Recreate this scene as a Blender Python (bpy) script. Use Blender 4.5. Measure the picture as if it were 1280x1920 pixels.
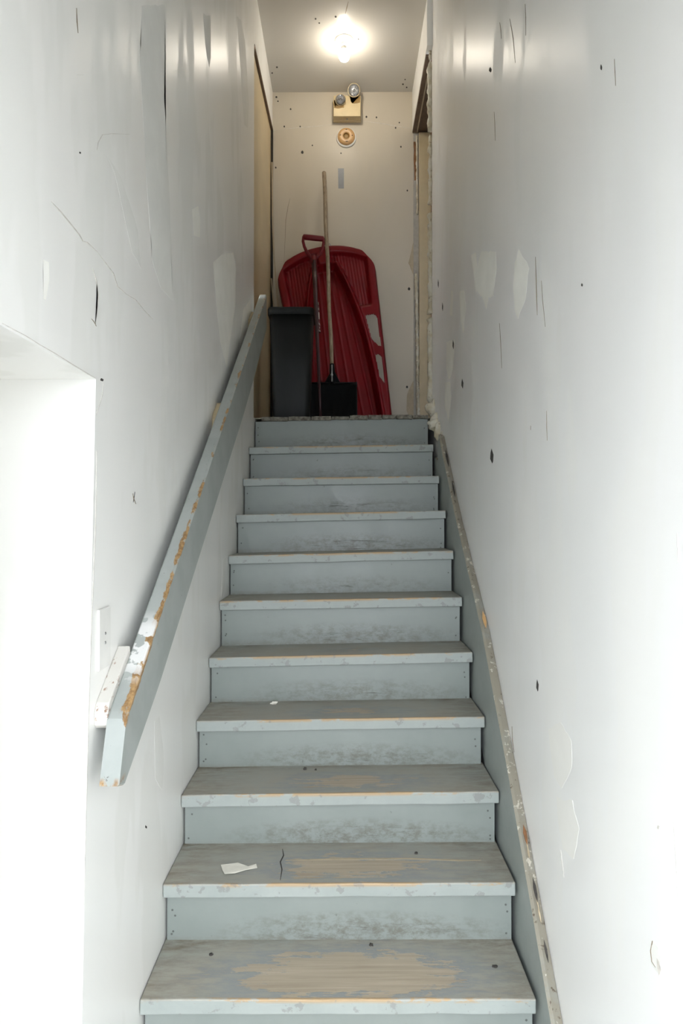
import bpy, bmesh, math, random
from mathutils import Vector, Matrix, noise

for o in list(bpy.data.objects):
    bpy.data.objects.remove(o)
SC = bpy.context.scene
COL = SC.collection
R = math.radians

# ------------------------------------------------------------------ camera
E = 1.57            # eye height above the hall floor
F = 1280.0          # focal length in pixels of the 1280x1920 frame
VX, VY = 645.0, 975.0
cd = bpy.data.cameras.new('camera')
cam = bpy.data.objects.new('camera', cd)
COL.objects.link(cam)
cam.location = (0, 0, E)
cam.rotation_euler = (R(90) + math.atan(15 / F), 0, math.atan(5 / F))
cd.sensor_fit = 'VERTICAL'
cd.sensor_height = 36
cd.lens = 24
cd.clip_start = 0.02
SC.camera = cam

# ------------------------------------------------------------------ sky and daylight
W = bpy.data.worlds.new('overcast_sky')
SC.world = W
W.use_nodes = True
bg = W.node_tree.nodes['Background']
bg.inputs[0].default_value = (0.875, 0.925, 1.0, 1)
bg.inputs[1].default_value = 9.0
SC.cycles.max_bounces = 7
SC.cycles.diffuse_bounces = 6          # a white stairwell lives on bounced light
SC.cycles.glossy_bounces = 3
SC.cycles.caustics_reflective = False
SC.cycles.caustics_refractive = False
SC.cycles.use_adaptive_sampling = True
SC.cycles.adaptive_threshold = 0.08
SC.view_settings.view_transform = 'Standard'
SC.view_settings.look = 'None'
SC.view_settings.gamma = 1
SC.view_settings.use_curve_mapping = False
SC.view_settings.exposure = 0.70
# the open entrance behind the camera: a portal only guides the sky's light, it emits nothing
BACK_Y, DX0, DX1, DZ1 = -0.42, -0.47, 0.50, 2.45
pl = bpy.data.lights.new('entrance_portal', 'AREA')
pl.shape = 'RECTANGLE'
pl.size = DX1 - DX0
pl.size_y = DZ1
pl.cycles.is_portal = True
po = bpy.data.objects.new('entrance_portal', pl)
po.location = ((DX0 + DX1) / 2, BACK_Y, DZ1 / 2)
po.rotation_euler = (R(90), 0, 0)
COL.objects.link(po)

# ------------------------------------------------------------------ measuring helpers
XL, XR, YB = -0.518, 0.525, 4.91        # left wall, right wall, back wall
ZL = E + 0.593                           # landing
ZC = E + 3.10                            # ceiling
G, D0 = 0.2176, 1.737                    # tread run, first nosing


def at(px, py, d):
    return Vector(((px - VX) / F * d, d, E + (VY - py) / F * d))


def on_x(px, py, xp):
    return at(px, py, xp * F / (px - VX))


def on_z(px, py, zp):
    return at(px, py, (zp - E) * F / (VY - py))


# ------------------------------------------------------------------ materials
class Mat:
    def __init__(s, name, rough=0.5, metal=0.0, col=None, spec=None):
        s.m = bpy.data.materials.new(name)
        s.m.use_nodes = True
        s.t = s.m.node_tree
        s.b = s.t.nodes['Principled BSDF']
        s.b.inputs['Roughness'].default_value = rough
        s.b.inputs['Metallic'].default_value = metal
        if spec is not None:
            s.b.inputs['Specular IOR Level'].default_value = spec
        if col:
            s.b.inputs['Base Color'].default_value = (*col, 1)
        s._co = None

    def n(s, typ, **kw):
        nd = s.t.nodes.new(typ)
        for k, v in kw.items():
            setattr(nd, k, v)
        return nd

    def put(s, sock, v):
        if hasattr(v, 'is_output') or hasattr(v, 'links'):
            s.t.links.new(v, sock)
        elif isinstance(v, (tuple, list)) and len(v) == 3 and sock.type == 'RGBA':
            sock.default_value = (*v, 1)
        else:
            sock.default_value = v

    @property
    def co(s):
        if s._co is None:
            s._co = s.n('ShaderNodeTexCoord').outputs['Object']
        return s._co

    def world(s):
        return s.n('ShaderNodeNewGeometry').outputs['Position']

    def xyz(s, v=None):
        q = s.n('ShaderNodeSeparateXYZ')
        s.put(q.inputs[0], v or s.co)
        return q.outputs

    def scale(s, sc, v=None, loc=(0, 0, 0)):
        q = s.n('ShaderNodeMapping')
        s.put(q.inputs[0], v or s.co)
        q.inputs['Scale'].default_value = sc
        q.inputs['Location'].default_value = loc
        return q.outputs[0]

    def noise(s, v, scale=5, detail=4, rough=0.55, dist=0.0):
        q = s.n('ShaderNodeTexNoise')
        s.put(q.inputs['Vector'], v)
        q.inputs['Scale'].default_value = scale
        q.inputs['Detail'].default_value = detail
        q.inputs['Roughness'].default_value = rough
        q.inputs['Distortion'].default_value = dist
        return q.outputs['Fac']

    def math(s, op, a, b=0.0, clamp=False):
        q = s.n('ShaderNodeMath', operation=op, use_clamp=clamp)
        s.put(q.inputs[0], a)
        s.put(q.inputs[1], b)
        return q.outputs[0]

    def ramp(s, v, a, b, lo=0.0, hi=1.0):
        q = s.n('ShaderNodeMapRange')
        q.clamp = True
        s.put(q.inputs[0], v)
        q.inputs[1].default_value = a
        q.inputs[2].default_value = b
        q.inputs[3].default_value = lo
        q.inputs[4].default_value = hi
        return q.outputs[0]

    def mix(s, f, a, b):
        q = s.n('ShaderNodeMix', data_type='RGBA')
        s.put(q.inputs['Factor'], f)
        s.put(q.inputs[6], a)
        s.put(q.inputs[7], b)
        return q.outputs[2]

    def color(s, v):
        s.put(s.b.inputs['Base Color'], v)
        return s

    def rough(s, v):
        s.put(s.b.inputs['Roughness'], v)
        return s

    def bump(s, h, dist=0.002, strength=0.5):
        q = s.n('ShaderNodeBump')
        q.inputs['Distance'].default_value = dist
        q.inputs['Strength'].default_value = strength
        s.put(q.inputs['Height'], h)
        s.put(s.b.inputs['Normal'], q.outputs[0])
        return s


def simple(name, col, rough=0.5, metal=0.0, var=0.12, sc=20, bump=0.0005, spec=None):
    m = Mat(name, rough, metal, spec=spec)
    nz = m.noise(m.co, sc, 5, 0.6)
    m.color(m.mix(m.ramp(nz, 0.3, 0.7), tuple(c * (1 - var) for c in col), tuple(min(1, c * (1 + var)) for c in col)))
    m.bump(nz, bump, 0.4)
    return m.m


def wall_paint(name, c1, c2, c3, gl=0.35, var=0.15):
    """old semi gloss paint: rolled streaks, touched up areas, faint dirt"""
    m = Mat(name, gl, spec=0.42)
    w = m.world()
    big = m.noise(m.scale((1, 1, 0.30), w), 2.6, 2, 0.5)
    mid = m.noise(m.scale((1, 1, 0.30), w, (3, 7, 1)), 5.0, 3, 0.55)
    c = m.mix(m.ramp(big, 0.40, 0.60), c1, c2)
    c = m.mix(m.ramp(mid, 0.54, 0.59, 0, 0.5), c, c3)
    m.color(c)
    m.rough(m.ramp(mid, 0.52, 0.58, gl, gl + var))

    return m.m


M = {}
M['wall_l'] = wall_paint('paint_left_wall', (0.87, 0.86, 0.825), (0.84, 0.835, 0.80), (0.80, 0.795, 0.75))
M['wall_r'] = wall_paint('paint_right_wall', (0.87, 0.865, 0.845), (0.845, 0.845, 0.825), (0.855, 0.85, 0.815))
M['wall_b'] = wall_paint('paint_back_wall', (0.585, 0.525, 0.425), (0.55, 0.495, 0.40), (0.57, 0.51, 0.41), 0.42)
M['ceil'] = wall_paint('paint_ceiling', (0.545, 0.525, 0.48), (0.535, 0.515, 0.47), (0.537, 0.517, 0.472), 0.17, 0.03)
M['patch'] = simple('filler_patch', (0.93, 0.92, 0.86), 0.7, var=0.03, sc=12)
M['patch_grey'] = simple('matte_touch_up', (0.80, 0.795, 0.755), 0.65, var=0.03, sc=12)
M['patch_soft'] = simple('thin_filler_patch', (0.865, 0.855, 0.81), 0.6, var=0.02, sc=12)
M['gouge'] = simple('bare_gouge', (0.05, 0.045, 0.04), 0.9, var=0.4, sc=60)
M['scratch'] = simple('brown_scratch', (0.22, 0.17, 0.11), 0.9, var=0.3, sc=60)
M['crack'] = simple('paint_crack', (0.60, 0.57, 0.52), 0.9, var=0.2, sc=60)
M['gap_grey'] = simple('old_caulk', (0.40, 0.375, 0.33), 0.7, var=0.12, sc=30)
M['cream'] = simple('cream_paint', (0.60, 0.48, 0.29), 0.4, var=0.08, sc=4)
M['cream_jamb'] = simple('cream_jamb_paint', (0.54, 0.44, 0.27), 0.42, var=0.08, sc=9)
M['brown'] = simple('brown_stain', (0.13, 0.085, 0.055), 0.5, var=0.25, sc=25)
M['rust'] = simple('raw_wood_edge', (0.22, 0.10, 0.04), 0.8, var=0.4, sc=30)
M['dark'] = simple('dark_gap', (0.03, 0.025, 0.02), 0.9, var=0.3)
M['concrete'] = simple('concrete', (0.42, 0.41, 0.39), 0.85, var=0.15, sc=6)
M['ground'] = simple('pavement', (0.22, 0.22, 0.22), 0.9, var=0.15, sc=3)
M['white'] = simple('white_enamel', (0.78, 0.77, 0.73), 0.35, var=0.03)
M['steel'] = simple('dull_steel', (0.42, 0.42, 0.42), 0.35, 0.9, var=0.15, sc=60)
M['black_pl'] = simple('black_plastic', (0.003, 0.0035, 0.004), 0.4, var=0.3, sc=40, spec=0.12)
M['tape'] = simple('grey_tape', (0.27, 0.28, 0.29), 0.45, 0.2, var=0.06, sc=50)
M['beige_pl'] = simple('yellowed_plastic', (0.60, 0.48, 0.28), 0.4, var=0.06, sc=20)
M['tan_pl'] = simple('tan_plastic', (0.58, 0.35, 0.15), 0.35, var=0.10, sc=30)
M['stain'] = simple('heat_stain', (0.28, 0.17, 0.05), 0.5, var=0.15, sc=50)
M['paper'] = simple('paper', (0.80, 0.77, 0.68), 0.8, var=0.05, sc=40)
M['shaft'] = simple('dark_maroon_shaft', (0.040, 0.010, 0.012), 0.35, var=0.2)
M['grip'] = simple('red_grip_plastic', (0.125, 0.006, 0.010), 0.42, var=0.1, spec=0.3)
M['strip'] = simple('pale_wood_strip', (0.46, 0.38, 0.26), 0.6, var=0.12, sc=20)


def m_foam():
    m = Mat('old_spray_foam', 0.35)
    a = m.noise(m.world(), 55, 4, 0.6)
    b = m.noise(m.world(), 18, 3, 0.5)
    c = m.mix(m.ramp(b, 0.4, 0.6), (0.56, 0.50, 0.36), (0.66, 0.63, 0.53))
    c = m.mix(m.ramp(a, 0.60, 0.70, 0, 0.8), c, (0.22, 0.15, 0.08))
    m.color(c).bump(a, 0.006, 0.7)
    return m.m


def m_red():
    m = Mat('red_sled_plastic', 0.38, spec=0.3)
    a = m.noise(m.co, 7, 4, 0.5)
    m.color(m.mix(m.ramp(a, 0.35, 0.65), (0.145, 0.0015, 0.004), (0.18, 0.002, 0.006)))
    m.bump(m.noise(m.co, 40, 3), 0.0006, 0.3)
    return m.m


def m_can():
    m = Mat('charcoal_bin_plastic', 0.55, spec=0.25)
    a = m.noise(m.co, 120, 3, 0.6)
    b = m.noise(m.scale((1, 1, 0.3)), 9, 4, 0.6)
    m.color(m.mix(m.ramp(b, 0.4, 0.7), (0.012, 0.0135, 0.0135), (0.019, 0.0205, 0.020)))
    m.bump(a, 0.0006, 0.6)
    return m.m


def m_pole():
    m = Mat('weathered_wood_pole', 0.65)
    a = m.noise(m.scale((90, 90, 5)), 1, 5, 0.65)
    b = m.noise(m.co, 14, 4, 0.6)
    c = m.mix(m.ramp(a, 0.35, 0.68), (0.21, 0.15, 0.09), (0.40, 0.32, 0.215))
    m.color(m.mix(m.ramp(b, 0.56, 0.68, 0, 0.7), c, (0.15, 0.105, 0.065)))
    m.bump(a, 0.001, 0.5)
    return m.m


PAINT = (0.221, 0.248, 0.230)
PAINT2 = (0.246, 0.272, 0.253)
TREADP, TREADP2 = (0.293, 0.323, 0.303), (0.332, 0.360, 0.338)  # riser paint lightened so treads and stringer look better lit
WOOD = (0.40, 0.285, 0.16)


def wood_grain(m, sc=(2.2, 60, 60)):
    g = m.noise(m.scale(sc), 1, 5, 0.62, 0.5)
    return g, m.mix(m.ramp(g, 0.32, 0.68), (0.51, 0.435, 0.33), (0.36, 0.295, 0.21))


def m_tread():
    """painted board; object x = along the step, y = depth (front is negative), z up"""
    m = Mat('worn_tread_paint', 0.55)
    x, y, z = m.xyz()
    at_ = m.n('ShaderNodeAttribute', attribute_type='OBJECT', attribute_name='wear').outputs['Fac']
    sd = m.n('ShaderNodeObjectInfo').outputs['Random']
    off = m.n('ShaderNodeVectorMath', operation='ADD')
    cmb = m.n('ShaderNodeCombineXYZ')
    m.put(cmb.inputs[0], m.math('MULTIPLY', sd, 37.0))
    m.put(cmb.inputs[1], m.math('MULTIPLY', sd, 11.0))
    m.put(off.inputs[0], m.co)
    m.put(off.inputs[1], cmb.outputs[0])
    v = off.outputs[0]
    g, wood = wood_grain(m, (2.5, 70, 70))
    n1 = m.noise(v, 7, 6, 0.7, 0.3)
    n2 = m.noise(m.scale((1, 3.2, 3), v), 10, 6, 0.7)
    n3 = m.noise(v, 45, 4, 0.65)
    base = m.mix(m.ramp(n1, 0.35, 0.65), TREADP, TREADP2)
    top = m.ramp(z, -0.006, -0.001)
    # trodden dirt on the walking face (top) only
    dirt = m.math('MULTIPLY', top, m.ramp(n1, 0.25, 0.60, 0.30, 0.95))
    base = m.mix(dirt, base, (0.365, 0.345, 0.29))
    ed = m.ramp(m.math('ABSOLUTE', x), 0.26, 0.48)
    dk = m.math('MULTIPLY', m.math('MULTIPLY', top, m.math('ADD', ed, m.ramp(y, 0.05, 0.115))), m.ramp(n2, 0.4, 0.72))
    base = m.mix(m.math('MULTIPLY', dk, 0.75, True), base, (0.17, 0.14, 0.10))
    # bare wood where feet land
    ex = m.math('DIVIDE', m.math('SUBTRACT', x, 0.035), 0.26)
    ey = m.math('DIVIDE', m.math('ADD', y, 0.035), 0.085)
    rr = m.math('SQRT', m.math('ADD', m.math('MULTIPLY', ex, ex), m.math('MULTIPLY', ey, ey)))
    f = m.math('SUBTRACT', m.math('ADD', at_, m.math('MULTIPLY', m.math('SUBTRACT', n2, 0.5), 2.6)), rr)
    f = m.math('ADD', f, m.math('MULTIPLY', m.math('SUBTRACT', g, 0.5), 1.1))
    bare = m.math('MULTIPLY', m.ramp(f, 0.0, 0.14), top)
    halo = m.math('MULTIPLY', m.ramp(f, -0.5, 0.0), top)
    base = m.mix(m.math('MULTIPLY', halo, 0.7), base, (0.255, 0.285, 0.30))
    c = m.mix(m.math('MULTIPLY', bare, 0.95), base, wood)
    # rubbed front arris
    fe = m.ramp(y, -0.1275, -0.1225, 1, 0)
    te = m.ramp(z, -0.012, -0.004)
    ar = m.math('MULTIPLY', m.math('MULTIPLY', fe, te), m.ramp(m.math('SUBTRACT', n2, m.math('MULTIPLY', m.math('ABSOLUTE', m.math('SUBTRACT', x, 0.02)), 0.42)), 0.36, 0.42))
    c = m.mix(ar, c, WOOD)
    # chips and grey scuffs on the nosing face
    face = m.ramp(y, -0.127, -0.124, 1, 0)
    ch = m.math('MULTIPLY', face, m.ramp(m.noise(m.scale((1, 1, 1), v, (5, 0, 0)), 26, 4, 0.6), 0.60, 0.64, 0, 0.55))
    c = m.mix(ch, c, (0.20, 0.20, 0.185))
    c = m.mix(m.ramp(n3, 0.70, 0.76, 0, 0.7), c, (0.09, 0.075, 0.06))
    m.color(c)
    m.rough(m.ramp(n1, 0.3, 0.7, 0.42, 0.7))
    m.bump(m.math('ADD', m.math('MULTIPLY', g, 0.6), m.math('MULTIPLY', bare, -0.9)), 0.0014, 0.5)
    return m.m


def m_riser():
    m = Mat('scuffed_riser_paint', 0.5)
    x, y, z = m.xyz()
    sd = m.n('ShaderNodeObjectInfo').outputs['Random']
    off = m.n('ShaderNodeVectorMath', operation='ADD')
    cmb = m.n('ShaderNodeCombineXYZ')
    m.put(cmb.inputs[0], m.math('MULTIPLY', sd, 53.0))
    m.put(cmb.inputs[2], m.math('MULTIPLY', sd, 17.0))
    m.put(off.inputs[0], m.co)
    m.put(off.inputs[1], cmb.outputs[0])
    v = off.outputs[0]
    n1 = m.noise(v, 5, 5, 0.6)
    n2 = m.noise(m.scale((1.0, 1, 1.7), v), 22, 5, 0.8)
    n3 = m.noise(m.scale((8, 8, 90), v), 1, 5, 0.7, 0.4)
    base = m.mix(m.ramp(n1, 0.35, 0.65), PAINT, PAINT2)
    # scuffs from shoe tips: lower middle of the board
    ex = m.math('DIVIDE', m.math('SUBTRACT', x, 0.06), 0.36)
    ez = m.math('DIVIDE', m.math('ADD', z, 0.045), 0.050)
    rr = m.math('ADD', m.math('MULTIPLY', ex, ex), m.math('MULTIPLY', ez, ez))
    zone = m.ramp(rr, 0.1, 1.7, 1, 0)
    sc = m.math('MULTIPLY', zone, m.ramp(n2, 0.44, 0.62))
    base = m.mix(m.math('MULTIPLY', sc, m.ramp(sd, 0.0, 1.0, 0.4, 0.95)), base, (0.135, 0.128, 0.105))
    ln = m.math('MULTIPLY', m.ramp(rr, 0.05, 0.8, 1, 0), m.ramp(n3, 0.58, 0.63))
    base = m.mix(m.math('MULTIPLY', ln, 0.6), base, (0.085, 0.08, 0.065))
    # grime in the joints
    low = m.math('MULTIPLY', m.ramp(z, -0.075, -0.058, 1, 0), m.ramp(n2, 0.35, 0.62))
    base = m.mix(m.math('MULTIPLY', low, 0.5), base, (0.14, 0.115, 0.08))
    base = m.mix(m.ramp(m.noise(v, 34, 3, 0.6), 0.70, 0.74, 0, 0.65), base, (0.10, 0.10, 0.09))
    m.color(base)
    m.rough(m.ramp(n1, 0.3, 0.7, 0.34, 0.5))
    m.bump(m.math('ADD', m.math('MULTIPLY', n3, 0.3), m.math('MULTIPLY', ln, -0.8)), 0.001, 0.5)
    return m.m


def m_stringer():
    m = Mat('chipped_stringer_paint', 0.5)
    x, y, z = m.xyz()
    nn = m.xyz(m.n('ShaderNodeNewGeometry').outputs['Normal'])[2]
    n1 = m.noise(m.co, 9, 6, 0.7, 0.4)
    n2 = m.noise(m.co, 24, 5, 0.7, 0.3)
    base = m.mix(m.ramp(n1, 0.35, 0.65), TREADP, TREADP2)
    up = m.ramp(nn, 0.25, 0.5)
    c = m.mix(m.math('MULTIPLY', up, m.ramp(n1, 0.25, 0.5, 0.45, 0.95)), base, (0.255, 0.232, 0.180))
    c = m.mix(m.math('MULTIPLY', up, m.ramp(n2, 0.60, 0.63)), c, (0.52, 0.49, 0.41))
    c = m.mix(m.math('MULTIPLY', up, m.ramp(n2, 0.36, 0.40, 1, 0)), c, (0.10, 0.075, 0.05))
    m.color(c).bump(n2, 0.002, 0.6)
    return m.m


RSL = 0.677                              # rail slope


def m_rail():
    """object origin on the upper right arris at the rail's lower end"""
    m = Mat('worn_rail_paint', 0.45)
    x, y, z = m.xyz()
    t = m.math('SUBTRACT', z, m.math('MULTIPLY', y, RSL))      # 0 on the top face, negative below
    n1 = m.noise(m.scale((1, 0.35, 0.35)), 26, 6, 0.7, 0.3)
    n2 = m.noise(m.co, 8, 4, 0.6)
    gr = m.noise(m.scale((30, 3, 30)), 3, 5, 0.65, 0.6)
    base = m.mix(m.ramp(n2, 0.4, 0.6), (0.33, 0.355, 0.335), (0.37, 0.395, 0.375))
    wood = m.mix(m.ramp(gr, 0.42, 0.58), (0.40, 0.255, 0.115), (0.24, 0.135, 0.055))
    dx = m.math('MULTIPLY', x, -1.0)
    dt = m.math('MULTIPLY', t, -1.0)
    dist = m.math('ADD', m.math('MAXIMUM', dx, 0.0), m.math('MAXIMUM', dt, 0.0))
    near = m.math('ADD', m.ramp(y, 0.0, 0.9, 0.004, 0.0), m.ramp(y, 0.0, 0.26, 0.007, 0.0))
    edge = m.math('ADD', m.math('ADD', m.math('MULTIPLY', m.math('SUBTRACT', n1, 0.47), 0.045), 0.0035), near)
    bare = m.ramp(m.math('SUBTRACT', edge, dist), 0.0, 0.0015)
    # the handled lower end: the nose worn through to wood
    ny = m.math('ABSOLUTE', m.math('SUBTRACT', y, 0.015))
    nose = m.math('MULTIPLY', m.ramp(ny, 0.0, 0.05, 1, 0), m.ramp(dx, 0.0, 0.045, 1, 0.35))
    nose = m.ramp(m.math('ADD', nose, m.math('MULTIPLY', m.math('SUBTRACT', n1, 0.5), 1.6)), 0.78, 0.86)
    nose = m.math('MULTIPLY', nose, m.ramp(dt, 0.0, 0.03, 1, 0))
    # the end's lower rim
    zl = m.ramp(z, -0.122, -0.112, 1, 0)
    rim = m.math('MULTIPLY', m.math('MULTIPLY', zl, m.ramp(y, -0.02, 0.0, 1, 0)), m.ramp(n1, 0.42, 0.50))
    c = m.mix(m.math('MAXIMUM', m.math('MAXIMUM', bare, nose), rim), base, wood)
    # white splashes of wall paint near the lower bracket
    wp = m.math('MULTIPLY', m.ramp(m.math('ABSOLUTE', m.math('SUBTRACT', y, 0.17)), 0.05, 0.10, 1, 0), m.ramp(m.noise(m.co, 30, 3, 0.5), 0.50, 0.53))
    wp = m.math('MULTIPLY', wp, m.ramp(dt, 0.002, 0.006, 1, 0))
    c = m.mix(wp, c, (0.72, 0.72, 0.70))
    c = m.mix(m.ramp(m.noise(m.co, 60, 3, 0.6), 0.71, 0.76, 0, 0.8), c, (0.07, 0.06, 0.05))
    m.color(c).bump(m.math('ADD', n1, m.math('MULTIPLY', bare, -0.8)), 0.0012, 0.5)
    return m.m


def m_block():
    m = Mat('white_painted_block', 0.5)
    n1 = m.noise(m.scale((1, 0.4, 1)), 60, 5, 0.7)
    m.color(m.mix(m.ramp(n1, 0.58, 0.64), (0.62, 0.60, 0.55), (0.30, 0.19, 0.13)))
    m.bump(n1, 0.001, 0.4)
    return m.m


def m_edge():
    m = Mat('dirty_landing_edge', 0.8)
    n1 = m.noise(m.co, 30, 6, 0.75)
    m.color(m.mix(m.ramp(n1, 0.4, 0.62), (0.085, 0.075, 0.055), (0.27, 0.255, 0.21)))
    m.bump(n1, 0.004, 0.8)
    return m.m


M['foam'] = m_foam()
M['red'] = m_red()
M['can'] = m_can()
M['pole'] = m_pole()
M['tread'] = m_tread()
M['riser'] = m_riser()
M['stringer'] = m_stringer()
M['rail'] = m_rail()
M['block'] = m_block()
M['edge'] = m_edge()
M['nail'] = simple('sunk_nail', (0.10, 0.105, 0.10), 0.6, var=0.2)
mb = Mat('lit_bulb', 0.4, col=(0.9, 0.9, 0.88))
mb.b.inputs['Emission Color'].default_value = (1.0, 0.91, 0.77, 1)
mb.b.inputs['Emission Strength'].default_value = 72.0
M['bulb'] = mb.m
mg = Mat('lamp_lens_glass', 0.08, col=(0.95, 0.95, 0.95))
mg.b.inputs['Transmission Weight'].default_value = 0.85
mg.bump(mg.noise(mg.co, 90, 1), 0.002, 0.35)
M['glass'] = mg.m
mc = Mat('chrome_reflector', 0.12, 1.0, col=(0.8, 0.8, 0.8))
M['chrome'] = mc.m
ml = Mat('torn_label', 0.6)
ml.color(ml.mix(ml.ramp(ml.noise(ml.co, 45, 4, 0.6), 0.48, 0.52), (0.55, 0.50, 0.46), (0.10, 0.012, 0.014)))
M['label'] = ml.m

# ------------------------------------------------------------------ mesh helpers
def finish(name, bm, mat, parent=None, smooth=False, bevel=0.0, seg=2, loc=(0, 0, 0), angle=None):
    bmesh.ops.recalc_face_normals(bm, faces=bm.faces[:])
    me = bpy.data.meshes.new(name)
    bm.to_mesh(me)
    bm.free()
    if smooth:
        for p in me.polygons:
            p.use_smooth = True
    me.materials.append(M[mat] if isinstance(mat, str) else mat)
    o = bpy.data.objects.new(name, me)
    COL.objects.link(o)
    o.location = loc
    if parent:
        o.parent = parent
    if bevel:
        b = o.modifiers.new('bevel', 'BEVEL')
        b.width = bevel
        b.segments = seg
        b.limit_method = 'ANGLE'
        b.angle_limit = R(40)
    return o


def tag(o, label, cat, group=None):
    o['label'] = label
    o['category'] = cat
    if group:
        o['group'] = group
    return o


def struct(o):
    o['kind'] = 'structure'
    return o


def empty(name, loc):
    o = bpy.data.objects.new(name, None)
    o.empty_display_size = 0.05
    o.location = loc
    COL.objects.link(o)
    return o


def box(bm, x0, x1, y0, y1, z0, z1):
    vs = [bm.verts.new((x, y, z)) for x in (x0, x1) for y in (y0, y1) for z in (z0, z1)]
    for f in ((0, 1, 3, 2), (4, 6, 7, 5), (0, 4, 5, 1), (2, 3, 7, 6), (0, 2, 6, 4), (1, 5, 7, 3)):
        bm.faces.new([vs[i] for i in f])
    return vs


def prism_x(bm, yz, x0, x1):
    a = [bm.verts.new((x0, y, z)) for y, z in yz]
    b = [bm.verts.new((x1, y, z)) for y, z in yz]
    bm.faces.new(a)
    bm.faces.new(b[::-1])
    n = len(yz)
    for i in range(n):
        bm.faces.new((a[i], a[(i + 1) % n], b[(i + 1) % n], b[i]))


def slab(bm, pts, nrm, th):
    """closed thin slab from a 3D outline, raised by th along nrm"""
    a = [bm.verts.new(p) for p in pts]
    b = [bm.verts.new(Vector(p) + Vector(nrm) * th) for p in pts]
    bm.faces.new(a)
    bm.faces.new(b[::-1])
    n = len(pts)
    for i in range(n):
        bm.faces.new((a[i], a[(i + 1) % n], b[(i + 1) % n], b[i]))


def tube(bm, pts, rad, n=10, caps=True, closed=False, sq=None):
    pts = [Vector(p) for p in pts]
    k = len(pts)
    rs = rad if isinstance(rad, (list, tuple)) else [rad] * k
    rings = []
    up = None
    for i, p in enumerate(pts):
        if closed:
            t = pts[(i + 1) % k] - pts[i - 1]
        else:
            t = pts[min(i + 1, k - 1)] - pts[max(i - 1, 0)]
        t.normalize()
        if up is None:
            up = Vector((0, 1, 0)) if abs(t.y) < 0.9 else Vector((1, 0, 0))
        u = (up - t * up.dot(t)).normalized()
        up = u
        w = t.cross(u)
        ring = []
        for j in range(n):
            a = 2 * math.pi * j / n
            ring.append(bm.verts.new(p + (u * math.cos(a) + w * math.sin(a)) * rs[i]))
        rings.append(ring)
    m = k if closed else k - 1
    for i in range(m):
        a, b = rings[i], rings[(i + 1) % k]
        for j in range(n):
            bm.faces.new((a[j], a[(j + 1) % n], b[(j + 1) % n], b[j]))
    if caps and not closed:
        bm.faces.new(rings[0][::-1])
        bm.faces.new(rings[-1])


def lathe(bm, prof, n=24, mat=None):
    """prof: (r, h) pairs around local z; mat: 4x4 transform"""
    rings = []
    mat = mat or Matrix()
    for r, h in prof:
        if r < 1e-6:
            rings.append([bm.verts.new(mat @ Vector((0, 0, h)))])
        else:
            rings.append([bm.verts.new(mat @ Vector((r * math.cos(2 * math.pi * j / n), r * math.sin(2 * math.pi * j / n), h))) for j in range(n)])
    for a, b in zip(rings, rings[1:]):
        for j in range(n):
            q = (j + 1) % n
            if len(a) == 1 and len(b) == 1:
                continue
            if len(a) == 1:
                bm.faces.new((a[0], b[q], b[j]))
            elif len(b) == 1:
                bm.faces.new((a[j], a[q], b[0]))
            else:
                bm.faces.new((a[j], a[q], b[q], b[j]))


def aim(d, loc=(0, 0, 0)):
    return Matrix.Translation(loc) @ Vector(d).to_track_quat('Z', 'Y').to_matrix().to_4x4()


def rough_outline(pts, amp, step, seed):
    """subdivide an outline and jitter it so that it reads as a hand worked edge"""
    rnd = random.Random(seed)
    out = []
    n = len(pts)
    for i in range(n):
        a, b = Vector(pts[i]), Vector(pts[(i + 1) % n])
        k = max(1, int((b - a).length / step))
        for j in range(k):
            p = a.lerp(b, j / k)
            out.append(p + Vector((rnd.uniform(-amp, amp), rnd.uniform(-amp, amp), rnd.uniform(-amp, amp))))
    return out


def wall_mark(name, side, px, mat, parent, th=0.0006, amp=0.0, step=0.03, seed=1):
    """a patch, crack or gouge with its own outline on one of the walls"""
    if side == 'L':
        pts, nrm = [on_x(x, y, XL) for x, y in px], (1, 0, 0)
    elif side == 'R':
        pts, nrm = [on_x(x, y, XR) for x, y in px], (-1, 0, 0)
    elif side == 'B':
        pts, nrm = [at(x, y, YB) for x, y in px], (0, -1, 0)
    else:
        pts, nrm = [on_z(x, y, ZC) for x, y in px], (0, 0, -1)
    if amp:
        pts = rough_outline(pts, amp, step, seed)
        for p in pts:
            if side == 'L':
                p.x = XL
            elif side == 'R':
                p.x = XR
            elif side == 'B':
                p.y = YB
            else:
                p.z = ZC
    bm = bmesh.new()
    slab(bm, pts, nrm, th)
    bmesh.ops.triangulate(bm, faces=[f for f in bm.faces if len(f.verts) > 4])
    return finish(name, bm, mat, parent)


def line_mark(name, side, px, w, mat, parent, th=0.0008, seed=0):
    """a thin scratch or crack following points, tapering at both ends"""
    rnd = random.Random(seed)
    k = len(px)
    lft, rgt = [], []
    for i, (x, y) in enumerate(px):
        x0, y0 = px[max(0, i - 1)]
        x1, y1 = px[min(k - 1, i + 1)]
        L = math.hypot(x1 - x0, y1 - y0) or 1
        nx, ny = -(y1 - y0) / L, (x1 - x0) / L
        h = 0.62 * w * (0.25 if i in (0, k - 1) else rnd.uniform(0.6, 1.0)) / 2
        lft.append((x + nx * h, y + ny * h))
        rgt.append((x - nx * h, y - ny * h))
    return wall_mark(name, side, lft + rgt[::-1], mat, parent, th)


def diamond(x, y, w, h, t=0.0):
    return [(x + t * h / 2, y - h / 2), (x + w / 2, y - h * 0.08), (x + w * 0.35, y + h * 0.38), (x - t * h / 2, y + h / 2), (x - w / 2, y + h * 0.2), (x - w * 0.4, y - h * 0.2)]


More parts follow.
